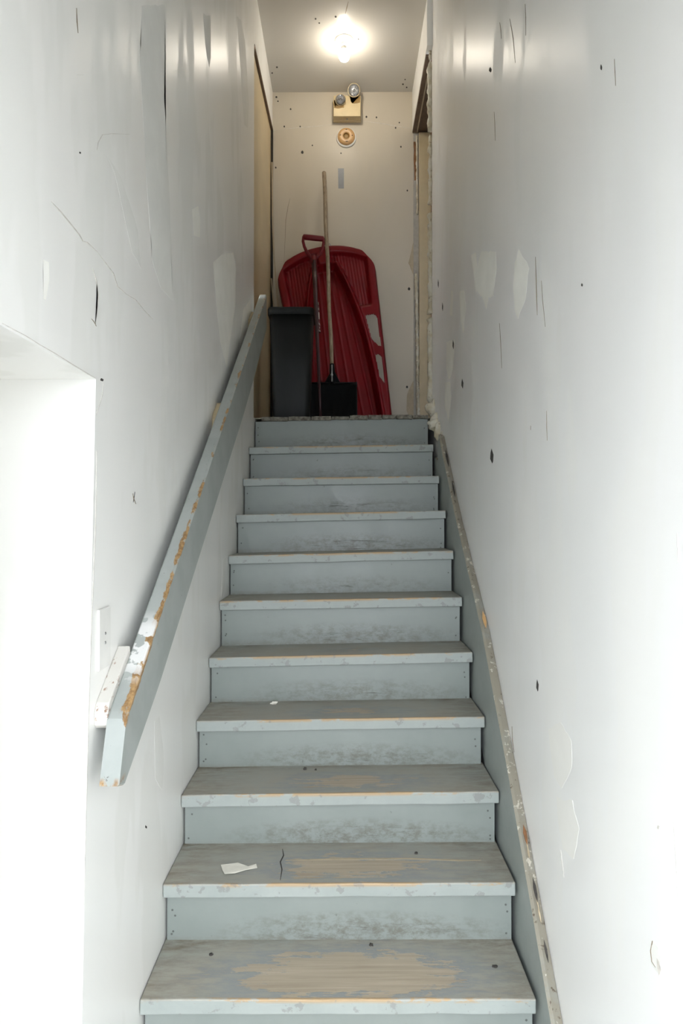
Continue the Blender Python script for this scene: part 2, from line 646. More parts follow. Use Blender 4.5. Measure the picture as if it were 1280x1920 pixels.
def lump(bm, c, r, seed, sub=2, amp=0.35):
    res = bmesh.ops.create_icosphere(bm, subdivisions=sub, radius=1.0)
    for v in res['verts']:
        nn = noise.noise(v.co * 1.7 + Vector((seed * 3.1, seed, -seed)))
        d = v.co.normalized() * (1 + amp * nn)
        v.co = Vector(c) + Vector((d.x * r[0], d.y * r[1], d.z * r[2]))


# ================================================================== THE SETTING
bm = bmesh.new()
box(bm, -60.0, 60.0, -120.0, BACK_Y, -0.20, -0.06)
struct(finish('ground', bm, 'ground'))

bm = bmesh.new()
box(bm, -0.85, 0.75, BACK_Y - 0.2, YB + 0.12, -0.16, 0.0)
struct(finish('floor', bm, 'concrete'))

bm = bmesh.new()
box(bm, -0.85, 0.75, BACK_Y - 0.2, YB + 0.12, ZC, ZC + 0.12)
ceiling = struct(finish('ceiling', bm, 'ceil'))

# left wall: full height, with the deep opening beside the camera and the landing door's opening
bm = bmesh.new()
zt = E + 0.294
prism_x(bm, [(1.331, 0), (YB, 0), (YB, ZL - 0.006), (3.90, ZL - 0.006), (3.90, E + 2.745), (YB, E + 2.83), (YB, ZC), (BACK_Y, ZC), (BACK_Y, 0), (0.97, 0), (0.97, zt), (1.42, zt)], XL - 0.21, XL)  # opening's unseen near edge is drawn in to shade its jamb and soffit
wall_l = struct(finish('wall_left', bm, 'wall_l'))
bm = bmesh.new()
prism_x(bm, [(BACK_Y, 0), (YB, 0), (YB, ZL - 0.006), (4.09, ZL - 0.006), (4.07, E + 2.80), (4.07, ZC), (BACK_Y, ZC)], XR, XR + 0.11)
wall_r = struct(finish('wall_right', bm, 'wall_r'))

bm = bmesh.new()
box(bm, XL - 0.21, XR + 0.2, YB, YB + 0.12, 0, ZC)
wall_b = struct(finish('wall_back', bm, 'wall_b'))

# wall with the open entrance behind the camera
bm = bmesh.new()
y0, y1 = BACK_Y - 0.16, BACK_Y
box(bm, -0.85, DX0, y0, y1, 0, ZC)
box(bm, DX1, 0.65, y0, y1, 0, ZC)
box(bm, DX0, DX1, y0, y1, DZ1, ZC)
struct(finish('wall_front', bm, 'wall_l'))
# the deep opening beside the camera ends in a closed painted door
bm = bmesh.new()
box(bm, XL - 0.26, XL - 0.213, 0.93, 1.46, 0, zt + 0.05)
struct(finish('door_3', bm, 'white', bevel=0.003))

# ---- left landing door (closed, cream) and a dark-coloured strip standing in for the dark gap at its corner
bm = bmesh.new()
box(bm, XL - 0.05, XL - 0.012, 3.93, YB - 0.012, ZL, E + 2.84)
dl = struct(finish('door_1', bm, 'cream', bevel=0.002))
bm = bmesh.new()
box(bm, XL - 0.05, XL + 0.004, YB - 0.012, YB - 0.001, ZL, E + 2.82)
struct(finish('corner_gap_strip', bm, 'dark'))
bm = bmesh.new()                                   # head of the door opening, painted with the wall
prism_x(bm, [(3.905, E + 2.747), (YB - 0.001, E + 2.832), (YB - 0.001, E + 2.818), (3.905, E + 2.733)], XL - 0.05, XL + 0.003)
struct(finish('trim_2', bm, 'brown'))

# ---- right landing doorway: head, stained soffit, far jamb and door leaf
XH = 0.492
bm = bmesh.new()
box(bm, XH, XR + 0.2, 4.02, YB - 0.001, E + 2.815, ZC)
head = struct(finish('trim_3', bm, 'wall_r'))
bm = bmesh.new()
box(bm, XH + 0.002, XR + 0.2, 4.095, YB - 0.002, E + 2.800, E + 2.814)
sof = finish('soffit', bm, 'brown', head)
bm = bmesh.new()
box(bm, XH + 0.030, XH + 0.037, 4.095, YB - 0.03, E + 2.788, E + 2.800)
finish('door_stop', bm, 'strip', head)
bm = bmesh.new()
box(bm, 0.538, 0.70, YB - 0.028, YB - 0.001, ZL, E + 2.790)
jamb = struct(finish('trim_4', bm, 'cream_jamb', bevel=0.002))
bm = bmesh.new()
box(bm, 0.66, 0.70, 4.10, YB - 0.03, ZL, E + 2.798)
struct(finish('door_2', bm, 'brown'))
# dark gap and old sealant between back wall and jamb
bm = bmesh.new()
box(bm, 0.500, 0.5385, YB - 0.006, YB - 0.001, ZL, E + 2.79)
gap = finish('gap', bm, 'gap_grey', jamb)
bm = bmesh.new()
slab(bm, rough_outline([at(776, 262, YB - .006), at(780, 262, YB - .006), at(781, 335, YB - .006), at(777, 335, YB - .006)], .002, .03, 4), (0, -1, 0), 0.003)
finish('raw_edge', bm, 'rust', jamb)


def lumpy_run(pts, r0, r1, seed, step=0.012):
    rnd = random.Random(seed)
    P, Rr = [], []
    for a, b in zip(pts, pts[1:]):
        a, b = Vector(a), Vector(b)
        k = max(2, int((b - a).length / step))
        for j in range(k):
            P.append(a.lerp(b, j / k) + Vector((rnd.uniform(-.002, .002), rnd.uniform(-.002, .002), 0)))
            Rr.append(r0 + (r1 - r0) * max(0, noise.noise(Vector((seed, len(P) * 0.31, 0))) + 0.45))
    P.append(Vector(pts[-1]))
    Rr.append(r0 * 0.6)
    return P, Rr


bm = bmesh.new()
P, Rr = lumpy_run([at(782, 250, YB - .014), at(782, 330, YB - .014), at(783, 400, YB - .014)], .004, .010, 3)
tube(bm, P, Rr, 8)
finish('sealant_bead', bm, 'foam', jamb, True)
bm = bmesh.new()
P, Rr = lumpy_run([at(780, 512, YB - .022), at(782, 600, YB - .022), at(783, 700, YB - .022), at(784, 800, YB - .022)], .009, .016, 4)
tube(bm, P, Rr, 8)
finish('sealant_bead', bm, 'foam', jamb, True)

# expanding foam squeezed out along the end of the right wall
def wend(z):
    return Vector((XR - 0.008, 4.082 - 0.005 * (z - ZL), z))
for (za, zb, r0, r1, sd) in ((ZL + .05, ZL + .62, .012, .026, 5), (ZL + .64, ZL + 1.25, .010, .022, 6), (ZL + 1.30, ZL + 1.72, .007, .018, 7), (ZL + 1.74, ZL + 2.16, .010, .026, 8), (ZL + 2.17, ZL + 2.46, .006, .012, 9)):
    bm = bmesh.new()
    P, Rr = lumpy_run([wend(za), wend((za + zb) / 2), wend(zb)], r0, r1, sd)
    tube(bm, P, Rr, 9)
    finish('foam_bead', bm, 'foam', wall_r, True)
for i, (px, py, d, r) in enumerate(((815, 767, 3.98, (.046, .040, .052)), (823, 788, 3.86, (.042, .040, .044)), (816, 795, 3.84, (.042, .034, .032)), (826, 808, 3.76, (.034, .042, .050)), (832, 822, 3.67, (.024, .040, .044)))):
    bm = bmesh.new()
    lump(bm, at(px, py, d), r, i + 2, 3, 0.55)
    finish('foam_lump', bm, 'foam', wall_r, True)
bm = bmesh.new()
box(bm, XR - 0.001, XR + 0.02, 4.09, 4.098, ZL, E + 2.79)
finish('raw_edge', bm, 'rust', wall_r)

# ---- marks on the right wall
for i, pts in enumerate((
        [(884, 476), (893, 472), (896, 500), (902, 470), (930, 470), (932, 500), (925, 556), (916, 555), (912, 580), (905, 556), (893, 545)],
        [(974, 466), (983, 482), (992, 500), (986, 556), (972, 598), (966, 580), (963, 540), (966, 490)],
        [(862, 545), (871, 543), (874, 580), (869, 625), (864, 600)],
        [(838, 640), (853, 636), (850, 690), (842, 712), (836, 690)],
        [(834, 716), (844, 716), (846, 745), (841, 790), (834, 760)],
        [(846, 545), (850, 545), (848, 590), (844, 590)],
        [(1026, 1365), (1048, 1352), (1068, 1385), (1070, 1440), (1050, 1475), (1036, 1455), (1030, 1410)],
        [(1040, 1490), (1070, 1500), (1082, 1550), (1072, 1605), (1052, 1590), (1044, 1540)])):
    wall_mark('filler_patch', 'R', pts, 'patch' if i < 6 else 'patch_soft', wall_r, 0.0003, 0.004, 0.02, i)
for x, y, w, h in ((867, 719, 3.5, 18), (922, 855, 6, 28), (850, 645, 2.5, 18), (1006, 1284, 4, 22), (822, 530, 1.6, 16), (830, 574, 1.6, 16), (921, 125, 5, 10), (1130, 121, 3, 11), (1092, 533, 3, 6)):
    wall_mark('gouge', 'R', diamond(x, y, w, h, -0.05), 'gouge', wall_r, 0.0007)
for i, (pts, w, mt) in enumerate((
        ([(1005, 480), (1006, 520), (1007, 560), (1008, 590)], 1.6, 'scratch'),
        ([(1016, 525), (1018, 560), (1023, 612)], 1.3, 'scratch'),
        ([(937, 605), (939, 640), (941, 690)], 1.2, 'scratch'),
        ([(1025, 770), (1025, 800), (1026, 826)], 1.3, 'scratch'),
        ([(939, 35), (941, 50), (942, 66)], 1.6, 'scratch'),
        ([(958, 28), (964, 65), (968, 112)], 1.6, 'scratch'),
        ([(987, 0), (988, 25), (988, 60)], 1.3, 'scratch'),
        ([(1155, 105), (1156, 130), (1157, 156)], 1.3, 'scratch'),
        ([(928, 205), (929, 225), (930, 260)], 1.3, 'scratch'),
        ([(995, 798), (995, 806)], 2.4, 'scratch'),
        ([(958, 1360), (959, 1385), (962, 1408)], 1.5, 'scratch'),
        ([(1048, 1590), (1051, 1615), (1054, 1640)], 1.4, 'crack'),
        ([(1258, 1530), (1262, 1600), (1266, 1680)], 1.4, 'crack'),
        ([(1268, 1000), (1269, 1030), (1270, 1055)], 1.3, 'crack'))):
    line_mark('scratch', 'R', pts, w, mt, wall_r, 0.0007, i)
wall_mark('filler_patch', 'R', [(1221, 1757), (1230, 1768), (1236, 1800), (1234, 1822), (1226, 1815), (1215, 1800), (1214, 1775)], 'patch_grey', wall_r, 0.0008, 0.002, 0.01, 3)
wall_mark('gouge', 'R', [(1226, 1788), (1231, 1795), (1235, 1812), (1231, 1822), (1227, 1806)], 'crack', wall_r, 0.0014, 0.001, 0.01, 4)
line_mark('scratch', 'R', [(1218, 1757), (1215, 1775), (1217, 1795), (1224, 1806)], 2.2, 'scratch', wall_r, 0.0013, 7)
wall_mark('gouge', 'R', diamond(1230, 1547, 4, 8), 'crack', wall_r, 0.0008)

# ---- marks on the left wall
for i, (pts, mt) in enumerate((
        ([(262, 0), (305, 0), (307, 60), (309, 105), (305, 180), (316, 380), (322, 560), (300, 540), (283, 480), (270, 300), (259, 110)], 'patch_grey'),
        ([(378, 16), (392, 22), (393, 100), (390, 119), (385, 98), (381, 60)], 'patch_grey'),
        ([(441, 20), (450, 30), (458, 70), (465, 190), (463, 235), (456, 228), (450, 130)], 'patch_grey'),
        ([(358, 388), (369, 382), (374, 410), (373, 442), (362, 440)], 'patch'),
        ([(398, 490), (414, 476), (436, 470), (441, 500), (440, 570), (430, 640), (425, 690), (412, 640), (404, 560)], 'patch'),
        ([(455, 580), (468, 560), (470, 590), (462, 650), (452, 690), (448, 640)], 'patch'),
        ([(196, 285), (212, 320), (245, 470), (262, 500), (256, 430), (225, 330)], 'patch_grey'),
        ([(78, 485), (88, 488), (89, 520), (84, 558), (77, 555)], 'patch'),
        ([(290, 1350), (300, 1340), (308, 1420), (305, 1480), (292, 1460)], 'patch_grey'),
        ([(418, 1050), (424, 1045), (420, 1110), (414, 1130)], 'patch_grey'))):
    wall_mark('filler_patch', 'L', pts, mt, wall_l, 0.0003, 0.003, 0.03, i)
for i, (pts, w, mt) in enumerate((
        ([(92, 374), (110, 393), (128, 415), (145, 436), (152, 449), (160, 451), (180, 470)], 3.0, 'crack'),
        ([(180, 470), (195, 490), (210, 510), (218, 535), (235, 550), (252, 560), (268, 580), (285, 597)], 2.0, 'crack'),
        ([(171, 500), (178, 525), (181, 550), (180, 575), (176, 608)], 1.8, 'crack'),
        ([(0, 604), (20, 615), (45, 628), (72, 645), (100, 661), (130, 680), (160, 698), (178, 709)], 2.2, 'crack'),
        ([(192, 718), (190, 740), (184, 760), (178, 778)], 1.6, 'crack'),
        ([(138, 5), (139, 30), (141, 53)], 2.4, 'scratch'),
        ([(248, 925), (250, 936), (254, 945)], 2.2, 'scratch'),
        ([(252, 922), (250, 935), (249, 942)], 1.8, 'gouge'),
        ([(169, 596), (174, 602), (178, 610)], 2.2, 'scratch'),
        ([(140, 133), (152, 133)], 1.6, 'crack'),
        ([(178, 276), (180, 262), (188, 247), (205, 245), (240, 246)], 1.4, 'crack'),
        ([(180, 845), (178, 990), (171, 1180), (167, 1330), (162, 1560), (158, 1760)], 1.5, 'crack'))):
    line_mark('crack', 'L', pts, w, mt, wall_l, 0.0008, i)
for x, y, w, h in ((189, 711, 6, 6), (146, 281, 3, 4), (275, 1548, 3, 6)):
    wall_mark('gouge', 'L', diamond(x, y, w, h, -0.4), 'gouge', wall_l, 0.0008)

# ---- marks on back wall and ceiling
rnd = random.Random(8)
for x, y, w in ((566, 281, 5), (516, 310, 3), (752, 271, 3), (764, 354, 3), (639, 283, 2.5), (687, 214, 3.5), (706, 215, 3), (749, 225, 2.5), (544, 199, 3), (562, 232, 2.5), (585, 268, 2.5), (742, 235, 3), (767, 540, 5), (763, 725, 4), (532, 232, 3)):
    wall_mark('fly_speck', 'B', diamond(x, y, w, w * 1.3), 'gouge', wall_b, 0.001)
line_mark('crack', 'B', [(511, 240), (540, 236), (590, 232), (622, 228)], 1.6, 'crack', wall_b, seed=1)
line_mark('crack', 'B', [(680, 222), (710, 226), (745, 232), (775, 237)], 1.6, 'crack', wall_b, seed=2)
line_mark('scratch', 'B', [(543, 368), (539, 385), (535, 410), (532, 490)], 1.3, 'scratch', wall_b, seed=3)
wall_mark('torn_patch', 'B', [(781, 420), (776, 450), (768, 480), (766, 492), (775, 512), (782, 512)], 'strip', wall_b, 0.0015, 0.002, 0.02, 5)
wall_mark('torn_patch', 'B', [(783, 700), (772, 718), (764, 735), (762, 770), (770, 790), (786, 790)], 'strip', wall_b, 0.0015, 0.004, 0.02, 6)
for x, y, w in ((629, 23, 4), (591, 27, 3.5), (598, 35, 3), (518, 119, 3.5), (509, 130, 3), (756, 152, 3.5), (760, 143, 2.5), (763, 158, 3), (517, 176, 4), (672, 66, 2.5), (520, 184, 3)):
    wall_mark('fly_speck', 'C' if y < 168 else 'B', diamond(x, y, w, w), 'gouge', ceiling if y < 168 else wall_b, 0.001)
line_mark('crack', 'C', [(653, -6), (650, 6), (647, 18)], 3.5, 'scratch', ceiling, seed=4)

# ---- landing floor with its broken front edge
bm = bmesh.new()
box(bm, XL - 0.2, XR + 0.19, 3.96, YB - 0.001, ZL - 0.0058, ZL)
landing = struct(finish('floor_landing', bm, 'edge'))
rnd = random.Random(11)
xs = [489, 540, 583, 621, 655, 690, 716, 742, 773, 803]
for a, b in zip(xs, xs[1:]):
    bm = bmesh.new()
    pa, pb = (a + 0.8 - VX) / F * 3.914, (b - 0.8 - VX) / F * 3.914
    box(bm, pa, pb, 0, 0.12, -0.017 + rnd.uniform(-.002, .002), 0.004 + rnd.uniform(-.004, .004))
    bmesh.ops.subdivide_edges(bm, edges=bm.edges[:], cuts=3, use_grid_fill=True)
    for v in bm.verts:
        v.co += Vector((0, 1, 1)) * 0.004 * noise.noise(v.co * 40)
    o = finish('edge_piece', bm, 'edge', landing, bevel=0.0)
    o.location = (0, 3.905 + rnd.uniform(-.006, .004), ZL + 0.012 * (a - 640) / 160 * 0.6)

# ================================================================== STAIRCASE
stairs = empty('staircase', (0, D0 - G, 0))
tag(stairs, 'worn blue-grey painted wooden staircase rising to the landing', 'staircase')
YL = [1868, 1655, 1489, 1351, 1233, 1127, 1042, 965, 897, 838, 785]
YR = [1865, 1650, 1481, 1342, 1222, 1119, 1032, 957, 892, 833, 777]
XRN = [.484, .487, .490, .490, .489, .487, .486, .485, .484, .483, .481]
WEAR = [1.15, 0.80, 0.62, 0.38, 0.05, -0.1, -0.2, -0.3, -0.3, -0.3, -0.3]
TH = 0.039
XA = -0.5165
rnd = random.Random(5)


def rise(i):
    d = D0 + G * i
    zl = E + (VY - YL[max(i, 0)]) / F * (D0 + G * max(i, 0))
    zr = E + (VY - YR[max(i, 0)]) / F * (D0 + G * max(i, 0))
    if i < 0:
        zl += 0.180 * i
        zr += 0.180 * i
    return d, zl, zr


def child(o):
    o.location -= stairs.location
    o.parent = stairs
    return o


bm = bmesh.new()
lathe(bm, [(0, 0.0008), (0.0028, 0.0006), (0.0032, 0)], 8, aim((0, -1, 0)))
nail_proto = finish('nail', bm, 'nail')
nail_mesh = nail_proto.data
bpy.data.objects.remove(nail_proto)

for i in range(-1, 11):
    d, zl, zr = rise(i)
    xr = XRN[max(i, 0)]
    xm, hw = (XA + xr) / 2, (xr - XA) / 2
    tilt = (zr - zl) / (2 * hw)
    # riser under this nosing
    if i >= 0:
        dp, pl_, pr_ = rise(i - 1)
    else:
        pl_, pr_ = 0.0, 0.0
    th = TH if i < 10 else 0.018
    zb = (pl_ + pr_) / 2 - 0.004
    zt_ = (zl + zr) / 2 - th + 0.003
    bm = bmesh.new()
    rx0, rx1 = -0.5115, 0.482
    h = zt_ - zb
    vs = box(bm, rx0, rx1, 0, 0.02, -h / 2, h / 2)
    tl = (pr_ - pl_) / (2 * hw)
    for v in vs:                                     # follow the tilt of the tread above and below
        v.co.z += (v.co.x - xm) * (tilt if v.co.z > 0 else tl)
    ry = d + (0.028 if i < 10 else 0.012)
    o = child(finish('riser', bm, 'riser', None, bevel=0.0015, loc=(0, ry, (zb + zt_) / 2)))
    for nx in (rx0 + 0.018, rx0 + 0.02, rx1 - 0.018, rx1 - 0.02):
        for q in (rnd.uniform(-.06, -.035), rnd.uniform(0.0, .045)):
            if rnd.random() < 0.72:
                nl = bpy.data.objects.new('nail', nail_mesh)
                COL.objects.link(nl)
                nl.parent = o
                nl.location = (nx + rnd.uniform(-.006, .006), -0.0003, q)
    if i == 10:
        continue
    # tread
    bm = bmesh.new()
    dep = G + 0.046
    box(bm, -hw, hw, -dep / 2, dep / 2, -TH, 0)
    bmesh.ops.subdivide_edges(bm, edges=[e for e in bm.edges if abs(e.verts[0].co.x - e.verts[1].co.x) > 0.5], cuts=24)
    for v in bm.verts:
        if v.co.y < 0:
            v.co.y += 0.0022 * noise.noise(Vector((v.co.x * 9, i * 3.3, v.co.z * 30)))
            v.co.z += 0.0012 * noise.noise(Vector((v.co.x * 7, i * 5.1, 4)))
    o = child(finish('tread', bm, 'tread', None, bevel=0.0035, seg=2, loc=(xm, d + dep / 2, (zl + zr) / 2)))
    o.rotation_euler = (0, -math.atan(tilt), 0)
    o['wear'] = WEAR[max(i, 0)]

# splits in the boards of two treads
for i, pts, w, mt in ((1, [(530, 1588), (532, 1600), (526, 1612), (529, 1626), (526, 1646)], 2.2, 'gouge'), (1, [(536, 1609), (640, 1607), (760, 1607), (860, 1611), (900, 1611)], 2.6, 'strip')):
    d, zl, zr = rise(i)
    L_, R_ = [], []
    for k, (x, y) in enumerate(pts):
        h = w / 2 * (0.4 if k in (0, len(pts) - 1) else 1)
        dx, dy = (h, 0) if mt == 'gouge' else (0, h)
        for lst, sg in ((L_, -1), (R_, 1)):
            p = on_z(x + sg * dx, y + sg * dy, (zl + zr) / 2)
            p.z = zl + (zr - zl) * (p.x - XA) / (XRN[i] - XA) + 0.0004
            lst.append(p)
    bm = bmesh.new()
    slab(bm, L_ + R_[::-1], (0, 0, 1), 0.0006)
    child(finish('board_split', bm, mt, None))

# right stringer: a thick board standing along the wall
top = [(1.30, -1.57), (1.643, -1.213), (2.079, -.762), (2.458, -.405), (3.067, .030), (3.5, .383), (3.575, .445), (3.60, .315), (3.74, .34)]
bm = bmesh.new()
ys = []
for (a, za), (b, zb) in zip(top, top[1:]):
    for k in range(10):
        t = k / 10
        ys.append((a + (b - a) * t, za + (zb - za) * t))
ys.append(top[-1])
rows = []
for y, z in ys:
    j = 0.004 * noise.noise(Vector((y * 9, 1.5, 0)))
    k = 0.006 * noise.noise(Vector((y * 12, 9.5, 0)))
    zz = max(E + z, 0.0)
    zl_ = max(zz - 0.42, 0.0)
    rows.append([bm.verts.new(p) for p in ((0.4945, y, zl_), (0.4945, y, zz + j), (0.503, y, zz + 0.006 + j), (XR - 0.001, y, zz - 0.004 + k), (XR - 0.001, y, zl_))])
for a, b in zip(rows, rows[1:]):
    for j in range(5):
        try:
            bm.faces.new((a[j], a[(j + 1) % 5], b[(j + 1) % 5], b[j]))
        except ValueError:
            pass
bm.faces.new(rows[0])
bm.faces.new(rows[-1][::-1])
bmesh.ops.remove_doubles(bm, verts=bm.verts[:], dist=1e-5)
so = child(finish('stringer', bm, 'stringer', None))
# splinters of chipped paint and raw wood on the stringer's top
for i, (px, py, w, h, mt) in enumerate(((907, 1182, 8, 30, 'tan_pl'), (982, 1600, 8, 26, 'rust'), (1000, 1662, 7, 30, 'gouge'), (988, 1620, 5, 14, 'strip'), (1008, 1720, 4, 22, 'strip'), (1020, 1800, 5, 26, 'gouge'), (1004, 1755, 3, 24, 'strip'), (838, 880, 5, 40, 'gouge'), (850, 925, 4, 36, 'gouge'), (985, 1560, 3, 30, 'strip'))):
    d = 0.513 * F / (px - VX)
    c = at(px, py, d)
    tz = None
    for (a, za), (b, zb) in zip(top, top[1:]):
        if a <= c.y <= b:
            tz = E + za + (zb - za) * (c.y - a) / (b - a)
    if tz is None:
        continue
    sl = 0.85
    L = h * d / F * 0.55
    bm = bmesh.new()
    hwid = w * d / F / 2 * 0.8
    pts = [Vector((0.513 + sx * hwid * q, c.y + t * L, tz + 0.0045 + t * L * sl)) for sx, t, q in ((0, -1, 0), (1, -.4, .8), (1, .3, 1), (0, 1, 0), (-1, .2, 1), (-1, -.5, .7))]
    slab(bm, pts, (0, -0.6, 0.8), 0.0025)
    child(finish('paint_flake', bm, mt, None))

# ================================================================== HANDRAIL
RX = -0.450
RY0, RZ0 = 1.415, E - 0.405
RY1 = 3.945
rail = empty('handrail', (RX, RY0, RZ0))
tag(rail, 'blue-grey painted timber handrail along the left wall, edges worn to wood', 'handrail')
bm = bmesh.new()
TW = 0.040
L = RY1 - RY0
def rtop(y):
    return RSL * y
def rbot(y):
    t = y / L
    return RSL * y - (0.158 + 0.115 * min(t, .65) * (1 if t < .65 else 1)) + (0.0 if t < .8 else 0.03 * (t - .8) / .2)
ysr = [0.0, 0.004, 0.012, 0.03] + [0.06 + (L - 0.06) * k / 48 for k in range(49)]
rows = []
for y in ysr:
    t0, b0 = rtop(y), rbot(y)
    if y < 0.03:                                       # softened nose and a clipped lower corner
        q = (0.03 - y) / 0.03
        t0 -= 0.006 * q * q
        b0 += 0.030 * q
    j = 0.0016 * noise.noise(Vector((y * 6, 2, 0)))
    lip = 0.006 if y > 0.05 else 0.010
    hgt = t0 - b0
    def ye(z):
        return y - 0.045 * (1 - y / 0.25) * max(0, min(1, (t0 - z) / hgt)) if y < 0.25 else y
    rows.append([bm.verts.new((p[0], ye(p[2]), p[2])) for p in (
        (-TW + 0.004, y, t0), (-lip + j, y, t0 + j * .5), (0.0, y, t0 - lip), (0.0, y, b0 + 0.004), (-0.004, y, b0), (-TW, y, b0), (-TW, y, t0 - 0.004))])
for a, b in zip(rows, rows[1:]):
    for j in range(7):
        bm.faces.new((a[j], a[(j + 1) % 7], b[(j + 1) % 7], b[j]))
bm.faces.new(rows[0])
bm.faces.new(rows[-1][::-1])
finish('rail_board', bm, 'rail', rail, bevel=0.0)
# blocks that hold the rail off the wall: bottom, middle, top
for y, ln, dz, hh in ((0.0, 0.150, 0.016, 0.046), (1.255, 0.10, -0.035, 0.09), (2.25, 0.12, -0.04, 0.09)):
    bm = bmesh.new()
    a, b = y, y + ln
    x0, x1 = XL - RX, -TW + 0.0005
    prof = [(a, rtop(a) + dz - 0.012), (a + 0.012, rtop(a + .012) + dz), (b, rtop(b) + dz), (b + 0.008, rtop(b) + dz - hh), (a + 0.014, rtop(a) + dz - hh), (a, rtop(a) + dz - hh + 0.010)]
    prism_x(bm, prof, x0, x1)
    o = finish('bracket_block', bm, 'block' if y < 1 else 'cream_jamb', rail, bevel=0.003)

# ================================================================== WALL PLATE by the opening
p0, p1 = on_x(181, 1142, XL), on_x(203, 1142, XL)
wp = empty('wall_plate', (XL, p0.y, E - 0.318))
tag(wp, 'white blank cover plate on the left wall below the handrail bracket', 'wall plate')
bm = bmesh.new()
box(bm, 0, 0.006, 0.0, 0.072, 0, 0.13)
finish('plate', bm, 'white', wp, bevel=0.003)
for zz in (0.055, 0.075):
    bm = bmesh.new()
    lathe(bm, [(0, 0.0016), (0.003, 0.0013), (0.0034, 0)], 10, aim((1, 0, 0), (0.0058, 0.036, zz)))
    finish('screw', bm, 'steel', wp, True)

# ================================================================== TRASH CAN
can = empty('trash_can', (-0.3156, 4.135, ZL))
tag(can, 'tall charcoal plastic trash can standing on the landing beside the handrail', 'trash can')


def rrect(w, dp, r, z, n=6):
    out = []
    for cx, cy, a0 in ((w / 2 - r, dp / 2 - r, 0), (-w / 2 + r, dp / 2 - r, 90), (-w / 2 + r, -dp / 2 + r, 180), (w / 2 - r, -dp / 2 + r, 270)):
        for k in range(n + 1):
            a = R(a0 + 90 * k / n)
            out.append(Vector((cx + r * math.cos(a), cy + r * math.sin(a), z)))
    return out


def loft(bm, secs, cap0=True, cap1=True):
    rings = [[bm.verts.new(p) for p in s] for s in secs]
    n = len(rings[0])
    for a, b in zip(rings, rings[1:]):
        for j in range(n):
            bm.faces.new((a[j], a[(j + 1) % n], b[(j + 1) % n], b[j]))
    if cap0:
        bm.faces.new(rings[0][::-1])
    if cap1:
        bm.faces.new(rings[-1])


H = 0.662
bm = bmesh.new()
loft(bm, [rrect(.205, .205, .03, 0.001), rrect(.214, .214, .03, 0.012), rrect(.232, .230, .032, .30), rrect(.257, .250, .034, H - .03), rrect(.249, .242, .032, H - .032), rrect(.206, .206, .03, 0.02)], True, True)
finish('body', bm, 'can', can, True)
bm = bmesh.new()
loft(bm, [rrect(.256, .249, .034, H - .042), rrect(.273, .268, .038, H - .040), rrect(.275, .270, .038, H - .006), rrect(.270, .265, .036, H), rrect(.258, .253, .034, H), rrect(.252, .247, .033, H - .008), rrect(.250, .245, .033, H - .042)], False, False)
finish('rim', bm, 'can', can, True)
bm = bmesh.new()
box(bm, -0.045, 0.045, -.137, -.122, H - .028, H - .012)
finish('handle', bm, 'can', can, bevel=0.004)

# ================================================================== RED SLED
LS = 1.36
sled = empty('sled', (0.045, 4.635, ZL + 0.014))
tag(sled, 'red plastic snow sled leaning upright against the back wall', 'sled')
NU, NV = 150, 240


def half(v):
    t = v / LS
    b = 0.285 + 0.060 * min(1, t / 0.88)
    if t > 0.86:
        q = (t - 0.86) / 0.14
        b *= max(0.0, 1 - q ** 2.6) ** 0.5 if q < 1 else 0
    if t < 0.03:
        b -= 0.03 * (1 - t / 0.03) ** 2
    return max(b, 0.004)


def arc(u):                                    # top edge: a bowed front
    return LS - 0.125 * abs(u) ** 2.2


def prow(v):                                   # half width of the sunken floor: narrow in front
    t = v / LS
    if t > 0.90:
        return 0.0
    return 0.197 - 0.150 * (t / 0.90) ** 3


def sm(a, b, x):
    t = max(0, min(1, (x - a) / (b - a)))
    return t * t * (3 - 2 * t)


def depth(x, v, hw):
    ax = abs(x)
    t = v / LS
    rim = min(hw - ax, (LS - 0.125 * (ax / max(hw, .01)) ** 2.2 - v))      # distance from the outer edge
    w = 0.050
    p = prow(v)
    # shoulder pocket in front, with shallow ribs
    pk = sm(0.045, 0.075, rim) * sm(p + 0.030, p + 0.060, ax) * sm(0.625, 0.655, t)
    w -= 0.040 * pk + 0.0022 * pk * math.sin(ax * 300)
    # bow wall
    w -= 0.020 * sm(0.05, 0.10, LS - v - 0.08) * (1 - sm(p, p + 0.05, ax)) * sm(0.7, 0.95, t)
    # sunken floor with long grooves
    fl = 1 - sm(p - 0.005, p + 0.028, ax)
    fl *= 1 - sm(0.875, 0.905, t)
    w -= 0.060 * fl
    for g in (0.035, 0.10, 0.165):
        gx = g * (0.55 + 0.5 * (1 - t))
        if ax < p:
            w += 0.007 * math.exp(-((ax - gx) / 0.006) ** 2) * fl
    # ridge that frames the floor
    w += 0.014 * math.exp(-((ax - p - 0.034) / 0.012) ** 2) * (1 - sm(0.86, 0.93, t))
    # rolled outer lip
    w -= 0.022 * sm(0.012, 0.0, rim)
    return w


def in_hole(x, v):
    ax = abs(x)
    t = v / LS
    for t0, t1, xi0, xi1, xo0, xo1 in ((0.405, 0.580, .242, .222, .294, .300), (0.195, 0.362, .250, .244, .274, .288)):
        if t0 < t < t1:
            q = (t - t0) / (t1 - t0)
            xi, xo = xi0 + (xi1 - xi0) * q, xo0 + (xo1 - xo0) * q
            e = 0.024
            if t1 - t < e:
                xo -= 0.022 * (1 - (t1 - t) / e) ** 2
            if t - t0 < e * 2:
                xi += 0.035 * (1 - (t - t0) / (e * 2))
            if xi < ax < xo:
                return True
    return False


